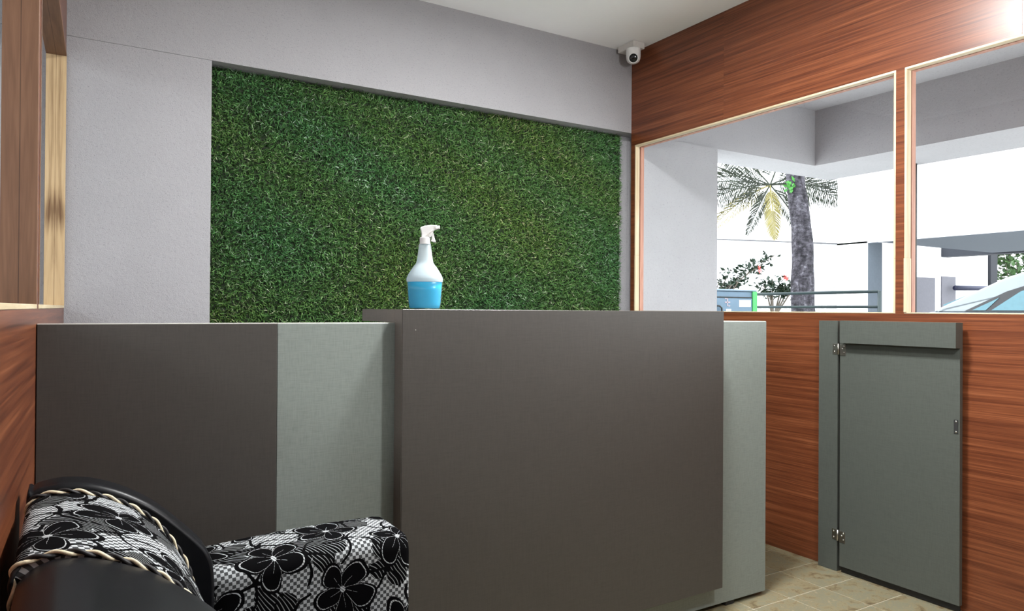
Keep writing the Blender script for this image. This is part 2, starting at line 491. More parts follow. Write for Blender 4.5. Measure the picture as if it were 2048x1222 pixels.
# unseen slab over the left side, added to hold back sky light
tag(box('ceiling_sky_block', (-2.2, -3.2, 2.32), (-.21, YB, 2.45), pp), kind='structure')
tag(box('wall_daylight_block', (-2.9, -6, -.11), (-2.75, 6, 2.05), pp), kind='structure')  # unseen wall added to cut the daylight through the left openings

# ------------------------------------------------------------------ lamps of the room
def ceiling_lamp(x, y, zc, power, label, r=.07):
    t = tag(empty('ceiling_lamp', (x, y, ZC)), label, 'lamp')
    lathe('ceiling_rose', [(.055, ZC-.0005), (.055, ZC-.012), (.02, ZC-.02)], MAT['white_plastic'], t, 32, center=(x, y, 0))
    if ZC-zc > .12: tube('stem', [(x, y, ZC-.02), (x, y, zc+r+.01)], .006, MAT['white_plastic'], t, 10)
    lathe('holder', [(.025, zc+r+.015), (.03, zc+r*.9)], MAT['white_plastic'], t, 24, center=(x, y, 0))
    m = NT('opal globe glow').fin((.9, .9, .9), .4)
    b = m.node_tree.nodes['Principled BSDF']
    b.inputs['Emission Color'].default_value = (1, .995, .985, 1); b.inputs['Emission Strength'].default_value = power
    lathe('globe', [(max(.0005, r*math.sin(math.radians(a))), zc-r*math.cos(math.radians(a))) for a in range(0, 181, 10)], m, t, 28, center=(x, y, 0))
def panel_lamp(x, y, power, label, h=.15):
    t = tag(empty('panel_lamp', (x, y, ZC)), label, 'lamp')
    bm = bmesh.new()
    for lo, hi in (((x-h-.02, y-h-.02), (x+h+.02, y-h)), ((x-h-.02, y+h), (x+h+.02, y+h+.02)), ((x-h-.02, y-h), (x-h, y+h)), ((x+h, y-h), (x+h+.02, y+h))):
        add_box(bm, (*lo, ZC-.014), (*hi, ZC-.0005), .001)
    bm_obj('frame', bm, MAT['white_plastic'], t)
    m = NT('panel diffuser').fin((.9, .9, .9), .5)
    b = m.node_tree.nodes['Principled BSDF']
    b.inputs['Emission Color'].default_value = (1, 1, 1, 1); b.inputs['Emission Strength'].default_value = power/(PI*4*h*h)
    box('diffuser', (x-h, y-h, ZC-.009), (x+h, y+h, ZC-.0005), m, t)
panel_lamp(1.40, 1.49, LAMP_A, 'square white panel lamp on the ceiling above the reception desk', .13)
ceiling_lamp(1.48, .50, 1.72, LAMP_B, 'glowing opal globe pendant lamp hung in the middle of the room')

# ------------------------------------------------------------------ turf panel
GX0, GX1, GZ1 = .450, 2.534, 1.950
tp = tag(empty('grass_panel', ((GX0+GX1)/2, YR, 0)), 'green artificial turf panel set in the wall recess behind the desk', 'grass panel')
box('backing', (GX0, YR-.010, .02), (GX1-.004, YR-.0005, GZ1), plain('turf backing', (.012, .022, .008), .9), tp)
def turf(n=115000):
    t = NT('turf blades')
    at = t.n('ShaderNodeAttribute', attribute_name='col')
    t.fin(at.outputs['Color'], .45, .35)
    z = rng.uniform(0.62, GZ1-.004, n)
    x = rng.uniform(GX0+.002, GX1-.004, n)
    base = np.stack([x, np.full(n, YR-.010), z], 1)
    ang = rng.uniform(0, 2*PI, n)
    ln = rng.uniform(.016, .034, n)
    out = rng.uniform(.35, 1.0, n)            # how far it stands out of the panel
    side = np.sqrt(np.maximum(0, 1-out**2))
    dirv = np.stack([np.cos(ang)*side, -out, np.sin(ang)*side*.9+.10], 1)
    dirv /= np.linalg.norm(dirv, axis=1, keepdims=True)
    # curl of the tip
    curl = rng.normal(0, .55, (n, 3)); curl[:, 1] *= .5
    d2 = dirv+curl; d2 /= np.linalg.norm(d2, axis=1, keepdims=True)
    wv = np.cross(dirv, rng.normal(0, 1, (n, 3))); wv /= np.linalg.norm(wv, axis=1, keepdims=True)
    w = rng.uniform(.0011, .0019, n)[:, None]
    mid = base+dirv*(ln*.55)[:, None]
    tip = mid+d2*(ln*.5)[:, None]
    tip[:, 1] = np.minimum(tip[:, 1], YR-.011)
    edge = GX1+.001; 
    mid[:, 0] = np.clip(mid[:, 0], GX0, edge); tip[:, 0] = np.clip(tip[:, 0], GX0, edge+.004)
    mid[:, 2] = np.minimum(mid[:, 2], ZL-.001); tip[:, 2] = np.minimum(tip[:, 2], ZL-.001)
    P = np.stack([base-wv*w, base+wv*w, mid+wv*w, mid-wv*w, tip], 1).reshape(-1, 3)
    off = np.array(wloc(tp)); P -= off
    idx = np.arange(n)*5
    loops = np.stack([idx, idx+1, idx+2, idx+3, idx+3, idx+2, idx+4], 1).reshape(-1)
    starts = np.stack([np.arange(n)*7, np.arange(n)*7+4], 1).reshape(-1)
    tot = np.tile([4, 3], n)
    me = bpy.data.meshes.new('blades')
    me.vertices.add(n*5); me.vertices.foreach_set('co', P.astype(np.float32).ravel())
    me.loops.add(n*7); me.loops.foreach_set('vertex_index', loops.astype(np.int32))
    me.polygons.add(n*2); me.polygons.foreach_set('loop_start', starts.astype(np.int32)); me.polygons.foreach_set('loop_total', tot.astype(np.int32))
    me.update(calc_edges=True)
    hue = rng.uniform(0, 1, n)[:, None]; br = rng.uniform(.55, 1.25, n)[:, None]
    c = (np.array([[.070, .200, .060]])*(1-hue)+np.array([[.150, .290, .085]])*hue)*br
    pale = rng.uniform(0, 1, n) < .06
    c[pale] = np.array([.42, .52, .34])
    c4 = np.concatenate([c, np.ones((n, 1))], 1)
    patch = .5+.5*np.sin(x*5.1+2*np.sin(z*3.7))*np.cos(z*6.3+x*1.9)
    c4[:, 0] *= .85+.35*patch; c4[:, 2] *= 1.15-.35*patch
    c4 = np.repeat(c4, 5, axis=0)
    g = np.tile([.30, .30, .95, .95, 1.35], n); c4[:, :3] *= g[:, None]  # dark gaps and blade highlights put into the colour from base to tip
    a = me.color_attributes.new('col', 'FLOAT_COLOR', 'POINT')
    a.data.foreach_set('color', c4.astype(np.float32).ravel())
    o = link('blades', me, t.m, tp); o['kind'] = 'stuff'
turf()

# ------------------------------------------------------------------ reception desk
YC, YF = 1.7026, 1.655
dk = tag(empty('reception_desk', (1.0, 1.9, 0)), 'reception desk of grey and brown linen laminate with raised front slab', 'desk')
lb, lg = MAT['linen_brown'], MAT['linen_grey']
box('front_panel', (-.061, YC, .015), (.4036, YC+.040, .9645), lb, dk, .0010)['label'] = 'brown laminate front panel'
box('front_panel', (.4044, YC+.001, .015), (2.0946, YC+.040, .9645), lg, dk, .0010)['label'] = 'light grey laminate front panel'
box('edge_strip', (-.061, YC+.0035, .9646), (2.0935, YC+.0385, .9656), MAT['edge_white'], dk)
box('front_slab', (.6933, YF, .0925), (1.8262, YC-.0005, .9995), lb, dk, .0012)['label'] = 'tall brown laminate slab on the desk front'
box('counter_shelf', (.6933, YC, .9660), (1.8262, 1.942, .9995), lb, dk, .0010)
lit_brown = linen('brown linen with window light', (.150, .132, .116), .07)  # window light from the left put into a paler copy of the brown
box('lit_end_face', (.6926, YF+.001, .0935), (.6932, YC-.001, .9985), lit_brown, dk)
box('lit_end_face', (.6926, YC, .9665), (.6932, 1.941, .9990), lit_brown, dk)
box('end_panel', (2.062, YC+.0405, .015), (2.0946, 2.26, .9645), lg, dk, .001)
box('worktop', (-.03, YC+.0405, .735), (2.061, 2.24, .765), lg, dk, .001)
box('drawer_unit', (.9, 1.80, .05), (1.35, 2.20, .734), lb, dk, .001)
for x in (.15, .85, 1.45, 1.90):
    box('foot', (x, YC+.006, 0), (x+.04, YC+.036, .0149), MAT['dark_gap'], dk)
box('foot', (2.066, 2.18, 0), (2.09, 2.24, .0149), MAT['dark_gap'], dk)
lathe('mark', [(.0012, 0), (.0010, .0006), (.0002, .0009)], MAT['edge_white'], dk, 10, M=Matrix.Rotation(PI/2, 4, 'X'), center=(.729, YF, .948))

# ------------------------------------------------------------------ spray bottle
def bottle():
    bx, by, bz = .8185, 1.800, 1.0
    t = tag(empty('spray_bottle', (bx, by, bz), -math.radians(24.6)), 'white trigger spray bottle half full of bright blue liquid on the desk', 'spray bottle')
    k = 3.125e-4
    S = lambda w: w/2*k
    Zz = lambda y: (863-y)*k
    prof = [(S(235), .0004), (S(258), .0008), (S(272), .004), (S(280), Zz(825)), (S(288), Zz(795)), (S(302), Zz(700)), (S(313), Zz(625)), (S(317), Zz(602)), (S(312), Zz(588)),
            (S(292), Zz(565)), (S(250), Zz(530)), (S(205), Zz(495)), (S(172), Zz(475)), (S(150), Zz(458)), (S(138), Zz(435)), (S(125), Zz(390)), (S(112), Zz(335)), (S(104), Zz(296)), (S(98), Zz(293))]
    n = NT('bottle plastic')
    tc = n.n('ShaderNodeTexCoord'); sp = n.n('ShaderNodeSeparateXYZ'); n.l(tc.outputs['Object'], sp.inputs[0])
    wet = n.math('LESS_THAN', sp.outputs[2], Zz(624))
    fac = n.math('SUBTRACT', .90, n.math('MULTIPLY', wet, .78))
    di = n.n('ShaderNodeBsdfPrincipled'); di.inputs['Base Color'].default_value = (.62, .71, .74, 1); di.inputs['Roughness'].default_value = .3
    tl = n.n('ShaderNodeBsdfTranslucent'); tl.inputs[0].default_value = (.62, .71, .74, 1)
    m1 = n.n('ShaderNodeMixShader'); m1.inputs[0].default_value = .35; n.l(di.outputs[0], m1.inputs[1]); n.l(tl.outputs[0], m1.inputs[2])
    tr = n.n('ShaderNodeBsdfTransparent'); m2 = n.n('ShaderNodeMixShader')
    n.l(fac, m2.inputs[0]); n.l(tr.outputs[0], m2.inputs[1]); n.l(m1.outputs[0], m2.inputs[2]); n.l(m2.outputs[0], n.out.inputs[0])
    lathe('bottle_body', prof, n.m, t, 48, 1, .68, local=True)
    lp = [(r*.955, max(z, .0022)) for r, z in prof if z < Zz(626)] + [(S(313)*.955, Zz(626)), (0.001, Zz(626))]
    q = NT('blue liquid'); q.fin((.000, .34, .60), .25, .3)
    q.b.inputs['Emission Strength'].default_value = 0
    lathe('liquid', lp, q.m, t, 48, 1, .66, local=True)['label'] = 'bright blue liquid'
    wp = MAT['white_plastic']
    # ribbed collar
    col = [(.0147, Zz(295))]
    for i in range(7):
        z = Zz(293)+i*.0026; col += [(.0150, z), (.0143, z+.0013)]
    col += [(.0138, Zz(236)), (.0120, Zz(234))]
    lathe('collar', col, wp, t, 36, local=True)
    # trigger head: side profile in x,z
    X = lambda x: (x-740)*k
    head = [(706, 236), (710, 215), (706, 185), (696, 158), (708, 148), (735, 137), (790, 129), (848, 131), (848, 163), (838, 166), (820, 172), (800, 195), (792, 236)]
    prism('trigger_head', [(X(a), Zz(b)) for a, b in head], 'y', -.0105, .0105, wp, t, .0022, 2, local=True)
    tr_ = [(797, 186), (808, 178), (812, 200), (822, 240), (834, 277), (814, 277), (790, 270), (796, 252), (797, 232), (792, 205)]
    prism('trigger', [(X(a), Zz(b)) for a, b in tr_], 'y', -.0075, .0075, wp, t, .0012, 1, local=True)
    lathe('nozzle', [(.0052, 0), (.0052, .006), (.0040, .007), (.0015, .007)], wp, t, 20, local=True,
          M=Matrix.Translation((X(846), 0, Zz(147))) @ Matrix.Rotation(PI/2, 4, 'Y'))
    prism('linkage', [(X(a), Zz(b)) for a, b in [(738, 232), (775, 196), (805, 174), (812, 178), (784, 206), (772, 232)]], 'y', -.0118, .0118, MAT['beige_plastic'], t, .0006, 1, local=True)
    box('nozzle_mark', (X(814), -.0109, Zz(163)), (X(836), .0109, Zz(140)), MAT['beige_plastic'], t, .0006, local=True)
bottle()

# ------------------------------------------------------------------ security camera
def seccam():
    t = tag(empty('security_camera', (2.462, 2.862, ZC)), 'small white dome security camera on the ceiling in the corner', 'camera')
    box('junction_box', (2.432, 2.812, ZC-.034), (2.508, 2.935, ZC-.0005), MAT['beige_plastic'], t, .003, 2)
    cx, cy = 2.458, 2.842
    lathe('housing', [(.036, ZC-.0345), (.0370, ZC-.040), (.0370, ZC-.074), (.0355, ZC-.088), (.030, ZC-.100), (.020, ZC-.107), (.005, ZC-.110)], MAT['white_plastic'], t, 36, center=(cx, cy, 0))
    c = Vector((cx, cy, ZC-.078)); aim = (Vector((0, 0, .75))-c).normalized()
    Mx = Matrix.Translation(c) @ aim.to_track_quat('Z', 'Y').to_matrix().to_4x4()
    lathe('eyeball', [(.020, .0), (.0262, .015), (.0268, .036), (.0262, .044), (.0240, .0465), (.0222, .0460), (.0216, .0430)], MAT['white_plastic'], t, 36, M=Mx)
    lathe('lens', [(.0214, .0425), (.0212, .0446), (.013, .0472), (.001, .0482)], MAT['lens'], t, 32, M=Mx)
seccam()

# ------------------------------------------------------------------ low gate folded against the right partition
def gate():
    g = tag(empty('counter_gate', (2.53, 1.5, 0)), 'low slate grey swing gate folded back against the red wood wall', 'gate')
    sl = MAT['linen_slate']; fx, pf = 2.516, 2.521
    box('post', (pf, 1.7165, 0), (RW-.0005, 1.798, .9655), sl, g, .001)
    box('leaf', (fx, 1.2645, .026), (fx+.0175, 1.7025, .9665), sl, g, .0008)
    box('gap_shade', (fx+.012, 1.2695, .003), (fx+.0174, 1.702, .0258), MAT['dark_gap'], g)  # dark strip standing in for the shaded gap under the leaf
    box('top_board', (fx-.029, 1.2635, .8815), (fx-.0003, 1.6850, .9670), sl, g, .0008)
    for z in (.857, .142):
        h = empty('hinge', (0, 0, 0), parent=g); h.location = (pf-.002-2.53, 1.709-1.5, z)
        st, sc = MAT['steel'], MAT['screw']
        box('hinge_leaf', (pf-.0018, 1.7175, z-.020), (pf-.0003, 1.736, z+.020), st, h, .0004)
        box('hinge_leaf', (fx-.0019, 1.678, z-.024), (fx-.0003, 1.7020, z+.019), st, h, .0004)
        tube('knuckle', [(fx-.002, 1.7085, z-.021), (fx-.002, 1.7085, z+.021)], .0045, st, h, 12)
        for yy, zz, xx in ((1.685, .012, fx-.0019), (1.685, -.012, fx-.0019), (1.692, .002, fx-.0019), (1.729, .011, pf-.0018), (1.729, -.011, pf-.0018)):
            lathe('screw', [(.0032, 0), (.0030, .0008), (.0005, .0014)], sc, h, 12, M=Matrix.Translation((xx, yy, z+zz)) @ Matrix.Rotation(-PI/2, 4, 'Y'))
    lp = box('latch_plate', (fx-.002, 1.2695, .597), (fx-.0003, 1.283, .643), MAT['dark_gap'], g, .0004)
    for zz in (.603, .637):
        lathe('screw', [(.0034, 0), (.0032, .0008), (.0005, .0016)], MAT['screw'], lp, 12, M=Matrix.Translation((fx-.002, 1.276, zz)) @ Matrix.Rotation(-PI/2, 4, 'Y'))
gate()

# ------------------------------------------------------------------ sofa in the near left corner
def loft(name, rings, ys, mat, parent, capn=True):
    """rings: list of [(x,z)..] closed profiles at ys; uv = (y, arc length)"""
    v, f, uv = [], [], []
    n = len(rings[0])
    for ring, y in zip(rings, ys):
        s = 0
        for k, (x, z) in enumerate(ring):
            if k: s += math.hypot(x-ring[k-1][0], z-ring[k-1][1])
            v.append((x, y, z)); uv.append((y, s))
    for i in range(len(rings)-1):
        for k in range(n-1):
            f.append((i*n+k, i*n+k+1, (i+1)*n+k+1, (i+1)*n+k))
        f.append((i*n+n-1, i*n, (i+1)*n, (i+1)*n+n-1))
    if capn:
        f.append(tuple(range(n))); f.append(tuple((len(rings)-1)*n+k for k in range(n-1, -1, -1)))
    o = mk(name, v, f, mat, parent, True, uv)
    bm = bmesh.new(); bm.from_mesh(o.data); bmesh.ops.recalc_face_normals(bm, faces=bm.faces); bm.to_mesh(o.data); bm.free()
    o.data.polygons.foreach_set('use_smooth', [len(p.vertices) == 4 for p in o.data.polygons])
    return o

def smooth_curve(pts, n):
    """Catmull-Rom resample of 2-D points"""
    P = [Vector((p[0], p[1])) for p in pts]; out = []
    for i in range(n):
        t = i/(n-1)*(len(P)-1); k = min(int(t), len(P)-2); u = t-k
        p0, p1, p2, p3 = P[max(k-1, 0)], P[k], P[k+1], P[min(k+2, len(P)-1)]
        q = .5*((2*p1)+(p2-p0)*u+(2*p0-5*p1+4*p2-p3)*u*u+(3*p1-p0-3*p2+p3)*u**3)
        out.append((q.x, q.y))
    return out

def sofa():
    s = tag(empty('sofa', (.2, 1.0, 0)), 'black leather sofa with floral black and white fabric panels and twisted cord trim', 'sofa')
    bl, fb = MAT['black_leather'], MAT['fabric']
    mid = [(-.056, .10), (-.058, .45), (-.057, .66), (-.053, .700), (-.022, .709), (.005, .7075), (.039, .697), (.075, .679), (.108, .654), (.134, .624), (.154, .591), (.169, .559), (.177, .52), (.178, .45), (.172, .38), (.150, .28)]
    low = [(-.056, .10), (-.058, .45), (-.055, .655), (-.047, .692), (-.022, .7065), (.000, .7065), (.030, .7005), (.079, .6785), (.112, .655), (.140, .632), (.172, .598), (.196, .555), (.205, .50), (.204, .43), (.195, .36), (.160, .28)]
    out = [(-.058, .10), (-.060, .45), (-.060, .69), (-.050, .714), (-.030, .720), (-.006, .7215), (.029, .716), (.067, .701), (.104, .679), (.134, .655), (.165, .624), (.189, .598), (.203, .578), (.212, .548), (.214, .48), (.205, .30)]
    N = 64
    M_, L_, O_ = smooth_curve(mid, N), smooth_curve(low, N), smooth_curve(out, N)
    def bulge(a, d):
        c = Vector((.0, .45))
        return [((Vector(p)-c)*(1+d)+c).to_tuple() for p in a]
    ys = [.60, .61, .65, .75, .86, .95, .985, .997]
    loft('back_cushion', [bulge(L_, d) for d in (-.06, -.03, -.008, .004, .006, .003, -.002, -.012)], ys, bl, s)
    ys = [1.0, 1.004, 1.04, 1.10, 1.17, 1.24, 1.30, 1.326]
    loft('fabric_band', [bulge(M_, d) for d in (-.008, -.002, .006, .010, .012, .010, .004, -.004)], ys, fb, s)['label'] = 'floral fabric band over the back'
    loft('wing', [bulge(O_, d) for d in (-.03, -.006, 0, 0, -.006, -.03)], [1.330, 1.334, 1.342, 1.385, 1.395, 1.400], bl, s)
    loft('wing', [bulge(O_, d) for d in (-.03, -.006, 0, 0, -.006, -.03)], [.520, .525, .532, .580, .590, .597], bl, s)
    def cord(ring, y, d):
        pts = [Vector((p[0], y, p[1])) for p in bulge(ring, d)]
        # from the wall over the top and down the front
        pts = [p for p in pts if p.z > .50 and p.x > -.0575]
        L = [0]
        for a, b in zip(pts, pts[1:]): L.append(L[-1]+(b-a).length)
        def at(q):
            for i in range(len(pts)-1):
                if q <= L[i+1]: return pts[i].lerp(pts[i+1], (q-L[i])/(L[i+1]-L[i])), (pts[i+1]-pts[i]).normalized()
            return pts[-1], (pts[-1]-pts[-2]).normalized()
        n = int(L[-1]/.0016)
        core = [at(L[-1]*i/60)[0] for i in range(61)]
        c = tube('cord', core, .0020, MAT['black_piping'], s, 8)
        for ph, mm in ((0, 'cream_cord'), (PI, 'black_piping')):
            pth = []
            for i in range(n+1):
                p, tdir = at(L[-1]*i/n); e1 = Vector((0, 1, 0)); e2 = tdir.cross(e1)
                a = L[-1]*i/n*2*PI/.042+ph
                pth.append(p+(e1*math.cos(a)+e2*math.sin(a))*.0023)
            tube('strand', pth, .0025, MAT[mm], c, 7)
    cord(M_, .9995, .004)
    cord(M_, 1.328, .006)
    # arms: padded blocks running out from the back
    def arm(y0, y1, z, zr, name='arm'):
        x0, x1 = .190, .597
        r = .030
        prof = []
        for a in range(0, 91, 15): prof.append((y0+r-r*math.cos(math.radians(a)), z-r+r*math.sin(math.radians(a))))
        for a in range(90, -1, -15): prof.append((y1-r+r*math.cos(math.radians(a)), z-r+r*math.sin(math.radians(a))))
        prof = [(y0+.004, .06), (y0, .2)]+prof+[(y1, .2), (y1-.004, .06)]
        rows = []
        xs = [x0, .25, .32, .40, .47, .53, .572, .588, .5955, x1]
        ins = [0, 0, 0, 0, 0, 0, 0, .002, .007, .014]
        v, f, uv = [], [], []
        n = len(prof)
        for x, d in zip(xs, ins):
            lift = (x-x0)/(x1-x0)*.012 + .006*math.sin((x-x0)/(x1-x0)*PI)
            sarc = 0
            yc = (y0+y1)/2
            for k, (y, zz) in enumerate(prof):
                if k: sarc += math.hypot(y-prof[k-1][0], zz-prof[k-1][1])
                yy = yc+(y-yc)*(1-d/((y1-y0)/2)); z3 = zz-(d if zz > .25 else 0)+lift*(zz/z)**3
                v.append((x, yy, z3)); uv.append((x, sarc))
        m = len(xs)
        for i in range(m-1):
            for k in range(n-1): f.append((i*n+k, i*n+k+1, (i+1)*n+k+1, (i+1)*n+k))
        f.append(tuple(range(n-1, -1, -1))); f.append(tuple((m-1)*n+k for k in range(n)))
        for i in range(m-1): f.append((i*n, (i+1)*n, (i+1)*n+n-1, i*n+n-1))
        o = mk(name, v, f, fb, s, True, uv)
        o['label'] = 'floral fabric covered arm'
        bm = bmesh.new(); bm.from_mesh(o.data); bmesh.ops.recalc_face_normals(bm, faces=bm.faces); bm.to_mesh(o.data); bm.free()
        return o
    arm(1.3715, 1.553, .526, .53)
    arm(.37, .550, .526, .53)
    box('seat_base', (.10, .552, .06), (.575, 1.370, .26), bl, s, .012, 3)
    box('seat_cushion', (.212, .60, .262), (.60, 1.366, .385), bl, s, .035, 4)
    for x in (.0, .55):
        for y in (.44, 1.48): lathe('leg', [(.018, 0), (.024, .03), (.026, .0598)], MAT['dark_gap'], s, 16, center=(x if x > .1 else .20, y, 0))
sofa()

# ------------------------------------------------------------------ outdoors
ground = plain('pale paving', (.52, .51, .49), .8)
tag(box('floor_yard', (RW+RWT+.02, -12, -.35), (40, 40, -.11), ground), kind='structure')
tag(box('floor_porch', (RW+RWT+.001, -7, -.11), (4.66, 3.26, -.02), plain('white porch tile', (.82, .82, .80), .5)), kind='structure')
tag(box('floor_side_yard', (-12, -12, -.35), (-.22, 12, -.11), ground), kind='structure')

def tree_trunk():
    t = NT('grey bark')
    v = t.coords(scale=(1, 1, .35)); a = t.noise(v, 14, 5, .7, .6); b = t.noise(t.coords(scale=(1, 1, 1.8)), 16, 4, .7)
    m = t.math('ADD', t.math('MULTIPLY', a, .5), t.math('MULTIPLY', b, .5))
    t.bump(m, .9, .04)
    mat = t.fin(t.ramp(m, [(.36, (.008, .007, .010)), (.46, (.030, .027, .033)), (.56, (.078, .072, .086)), (.66, (.22, .215, .24))]), .9, .2)
    tr = tag(empty('coconut_tree', (7.0, 5.15, -.11)), 'leaning grey coconut trunk standing behind the yard railing', 'tree')
    path, rad = [], []
    for i in range(34):
        z = -.15+i*.15; q = (z-1.0)/1.55
        cy = 5.172+(5.286-5.172)*q
        path.append((7.0+.03*math.sin(i*.6), cy, z)); r = .128-(.128-.098)*q
        rad.append(max(.07, r)*(1+.035*math.sin(i*2.1)))
    vv, ff = tube_data(path, rad, 18)
    o = mk('trunk', vv, ff, mat, tr, True)
    leaf_m = plain('fresh green leaf', (.04, .20, .025), .5, .4, 0, .3, 20)
    lv, lf = [], []
    for k in range(16):
        c = Vector((6.89, 5.27+random.uniform(-.05, .05), 2.43+random.uniform(-.05, .05)))
        d = Vector((-.4, random.uniform(-1, 1), random.uniform(-1, 1))).normalized(); wv = d.cross(Vector((1, .2, .1))).normalized()
        L = random.uniform(.05, .09); i0 = len(lv)
        lv += [c, c+d*L*.5+wv*.016, c+d*L, c+d*L*.5-wv*.016]; lf.append((i0, i0+1, i0+2, i0+3))
    tag(mk('sprout', lv, lf, leaf_m, tr), kind='stuff')
tree_trunk()

def palm():
    gm = plain('palm leaflet', (.016, .022, .011), .5, .4, 0, .5, 3)
    ym = plain('dry palm leaflet', (.20, .175, .06), .6, .3, 0, .3, 3)
    bark = plain('palm bark', (.42, .40, .36), .9)
    c = Vector((11.0, 8.88, 3.34))
    p = tag(empty('palm_tree', (c.x, c.y, -.11)), 'coconut palm with drooping feathery fronds beyond the compound wall', 'tree')
    tube('trunk', [(c.x+.1, c.y, -.1), (c.x+.05, c.y, 1.5), (c.x, c.y, 2.85)], [.13, .11, .10], bark, p, 12)
    # (sideways, up, length, droop, dry)
    rgt = Vector((.62, -.78, 0)); dep = Vector((.78, .62, 0))
    specs = [(-1.0, .55, 1.5, 1.1, 0), (-1.0, .10, 1.45, 1.0, 0), (-.8, -.25, 1.15, 1.0, 1), (-.35, -.65, .85, .5, 0), (.10, -.9, .95, .3, 1), (.45, -.5, .95, .8, 0),
             (.9, .15, 1.3, 1.2, 0), (1.0, .45, 1.6, 1.1, 0), (1.0, .05, 1.75, .7, 0), (-.6, .8, 1.6, .9, 0), (.35, .95, 1.6, .6, 0), (-1.2, .3, 1.9, .7, 0)]
    for k, (sx, sz, L, dr, dry) in enumerate(specs):
        d = (rgt*sx+Vector((0, 0, sz))+dep*random.uniform(-.35, .1)).normalized()
        pts = []
        for i in range(15):
            u = i/14; pts.append(c+d*L*u+Vector((0, 0, -dr*L*.42*u*u)))
        v, f = tube_data(pts, [.016*(1-.8*i/14) for i in range(15)], 5)
        for i in range(46):
            u = .10+.90*i/45; q = u*14; a = min(int(q), 13); pt = pts[a].lerp(pts[a+1], q-a)
            tdir = (pts[a+1]-pts[a]).normalized()
            side = tdir.cross(dep).normalized()
            ll = L*.30*math.sin(PI*min(1, .25+u*.72))**.7
            for sg in (-1, 1):
                ld = (tdir*.55+side*sg*.9+Vector((0, 0, -.55+random.uniform(-.15, .15)))+dep*random.uniform(-.3, .3)).normalized()
                w = ld.cross(dep+Vector((.2, 0, .3))).normalized()*.0080
                m = pt+ld*ll*.5; e = pt+ld*ll+Vector((0, 0, -.12*ll)); i0 = len(v)
                v += [pt-w*.5, pt+w*.5, m+w, m-w, e]; f += [(i0, i0+1, i0+2, i0+3), (i0+3, i0+2, i0+4)]
        mk('frond', v, f, ym if dry else gm, p)
palm()

def shrub(name, label, root, tips, n, leaf, mat, flower=None, fl_at=(), jit=.06):
    t = tag(empty(name, (root[0], root[1], -.11)), label, 'shrub')
    sv, sf, lv, lf, fv, ff = [], [], [], [], [], []
    b = Vector(root)
    for e in tips:
        e = Vector(e); m = b.lerp(e, .5)+Vector((random.uniform(-.1, .1), 0, .10))
        v, f = tube_data([b, m, e], [.014, .009, .003], 5); o = len(sv); sv += v; sf += [tuple(i+o for i in q) for q in f]
        for i in range(n):
            u = random.random()**.7; p = m.lerp(e, u)
            p = p+Vector((random.gauss(0, jit), random.gauss(0, jit), random.gauss(0, jit*.8)))
            d = Vector((random.gauss(0, 1), random.gauss(0, 1), random.gauss(-.2, .7))).normalized(); w = d.cross(Vector((random.gauss(0, 1), .3, 1))).normalized()
            L = leaf*random.uniform(.6, 1.3); i0 = len(lv); q = d.cross(w)*L*.12
            lv += [p, p+d*L*.45+w*L*.3+q, p+d*L, p+d*L*.45-w*L*.3+q]; lf += [(i0, i0+1, i0+2), (i0, i0+2, i0+3)]
    for p in fl_at:
        p = Vector(p)
        for a in range(5):
            th = a*2*PI/5; d = Vector((-.3, math.cos(th), math.sin(th))).normalized(); w = d.cross(Vector((1, 0, 0))).normalized(); i0 = len(fv)
            fv += [p, p+d*.022+w*.010, p+d*.036, p+d*.022-w*.010]; ff.append((i0, i0+1, i0+2, i0+3))
    mk('stems', sv, sf, plain('shrub wood', (.12, .10, .08), .9), t)
    tag(mk('foliage', lv, lf, mat, t), kind='stuff')
    if fv: tag(mk('blossoms', fv, ff, flower, t), kind='stuff')
dkleaf = plain('dark shrub leaf', (.012, .028, .014), .5, .3, 0, .5, 6)
red = plain('red petals', (.45, .03, .02), .5)
def on_x(px, py, X):
    d = fw + r2*((px-1024)/F_PX) - u2*((py-611)/F_PX)
    return Vector((0, 0, 1.0)) + d*(X/d.x)
shrub('flowering_shrub', 'sparse arching shrub with red blossoms in front of the white compound wall', (7.7, 7.15, .9),
      [on_x(x, y, 7.7) for x, y in ((1440, 560), (1462, 540), (1480, 548), (1500, 528), (1530, 517), (1552, 508), (1475, 560), (1450, 572), (1515, 535))], 34, .075, dkleaf, red,
      [on_x(1519, 536, 7.6), on_x(1521, 542, 7.6)], .045)
shrub('leafy_shrub', 'dark leafy shrub with a red blossom just left of the tree trunk', (7.5, 6.0, .9),
      [on_x(x, y, 7.5) for x, y in ((1525, 565), (1545, 558), (1560, 566), (1585, 562), (1535, 580), (1600, 575), (1570, 572))], 40, .075, dkleaf, red,
      [on_x(1570, 554, 7.4), on_x(1574, 557, 7.4)], .05)
shrub('green_hedge', 'bright green bush seen past the car under the carport', (17.5, 7.6, .2),
      [Vector((17.5+random.uniform(-.5, .5), 6.6+random.uniform(0, 2.6), random.uniform(1.0, 3.4))) for _ in range(26)], 60, .17, plain('bright hedge leaf', (.035, .085, .020), .5, .4, 0, .5, 3), None, (), .22)

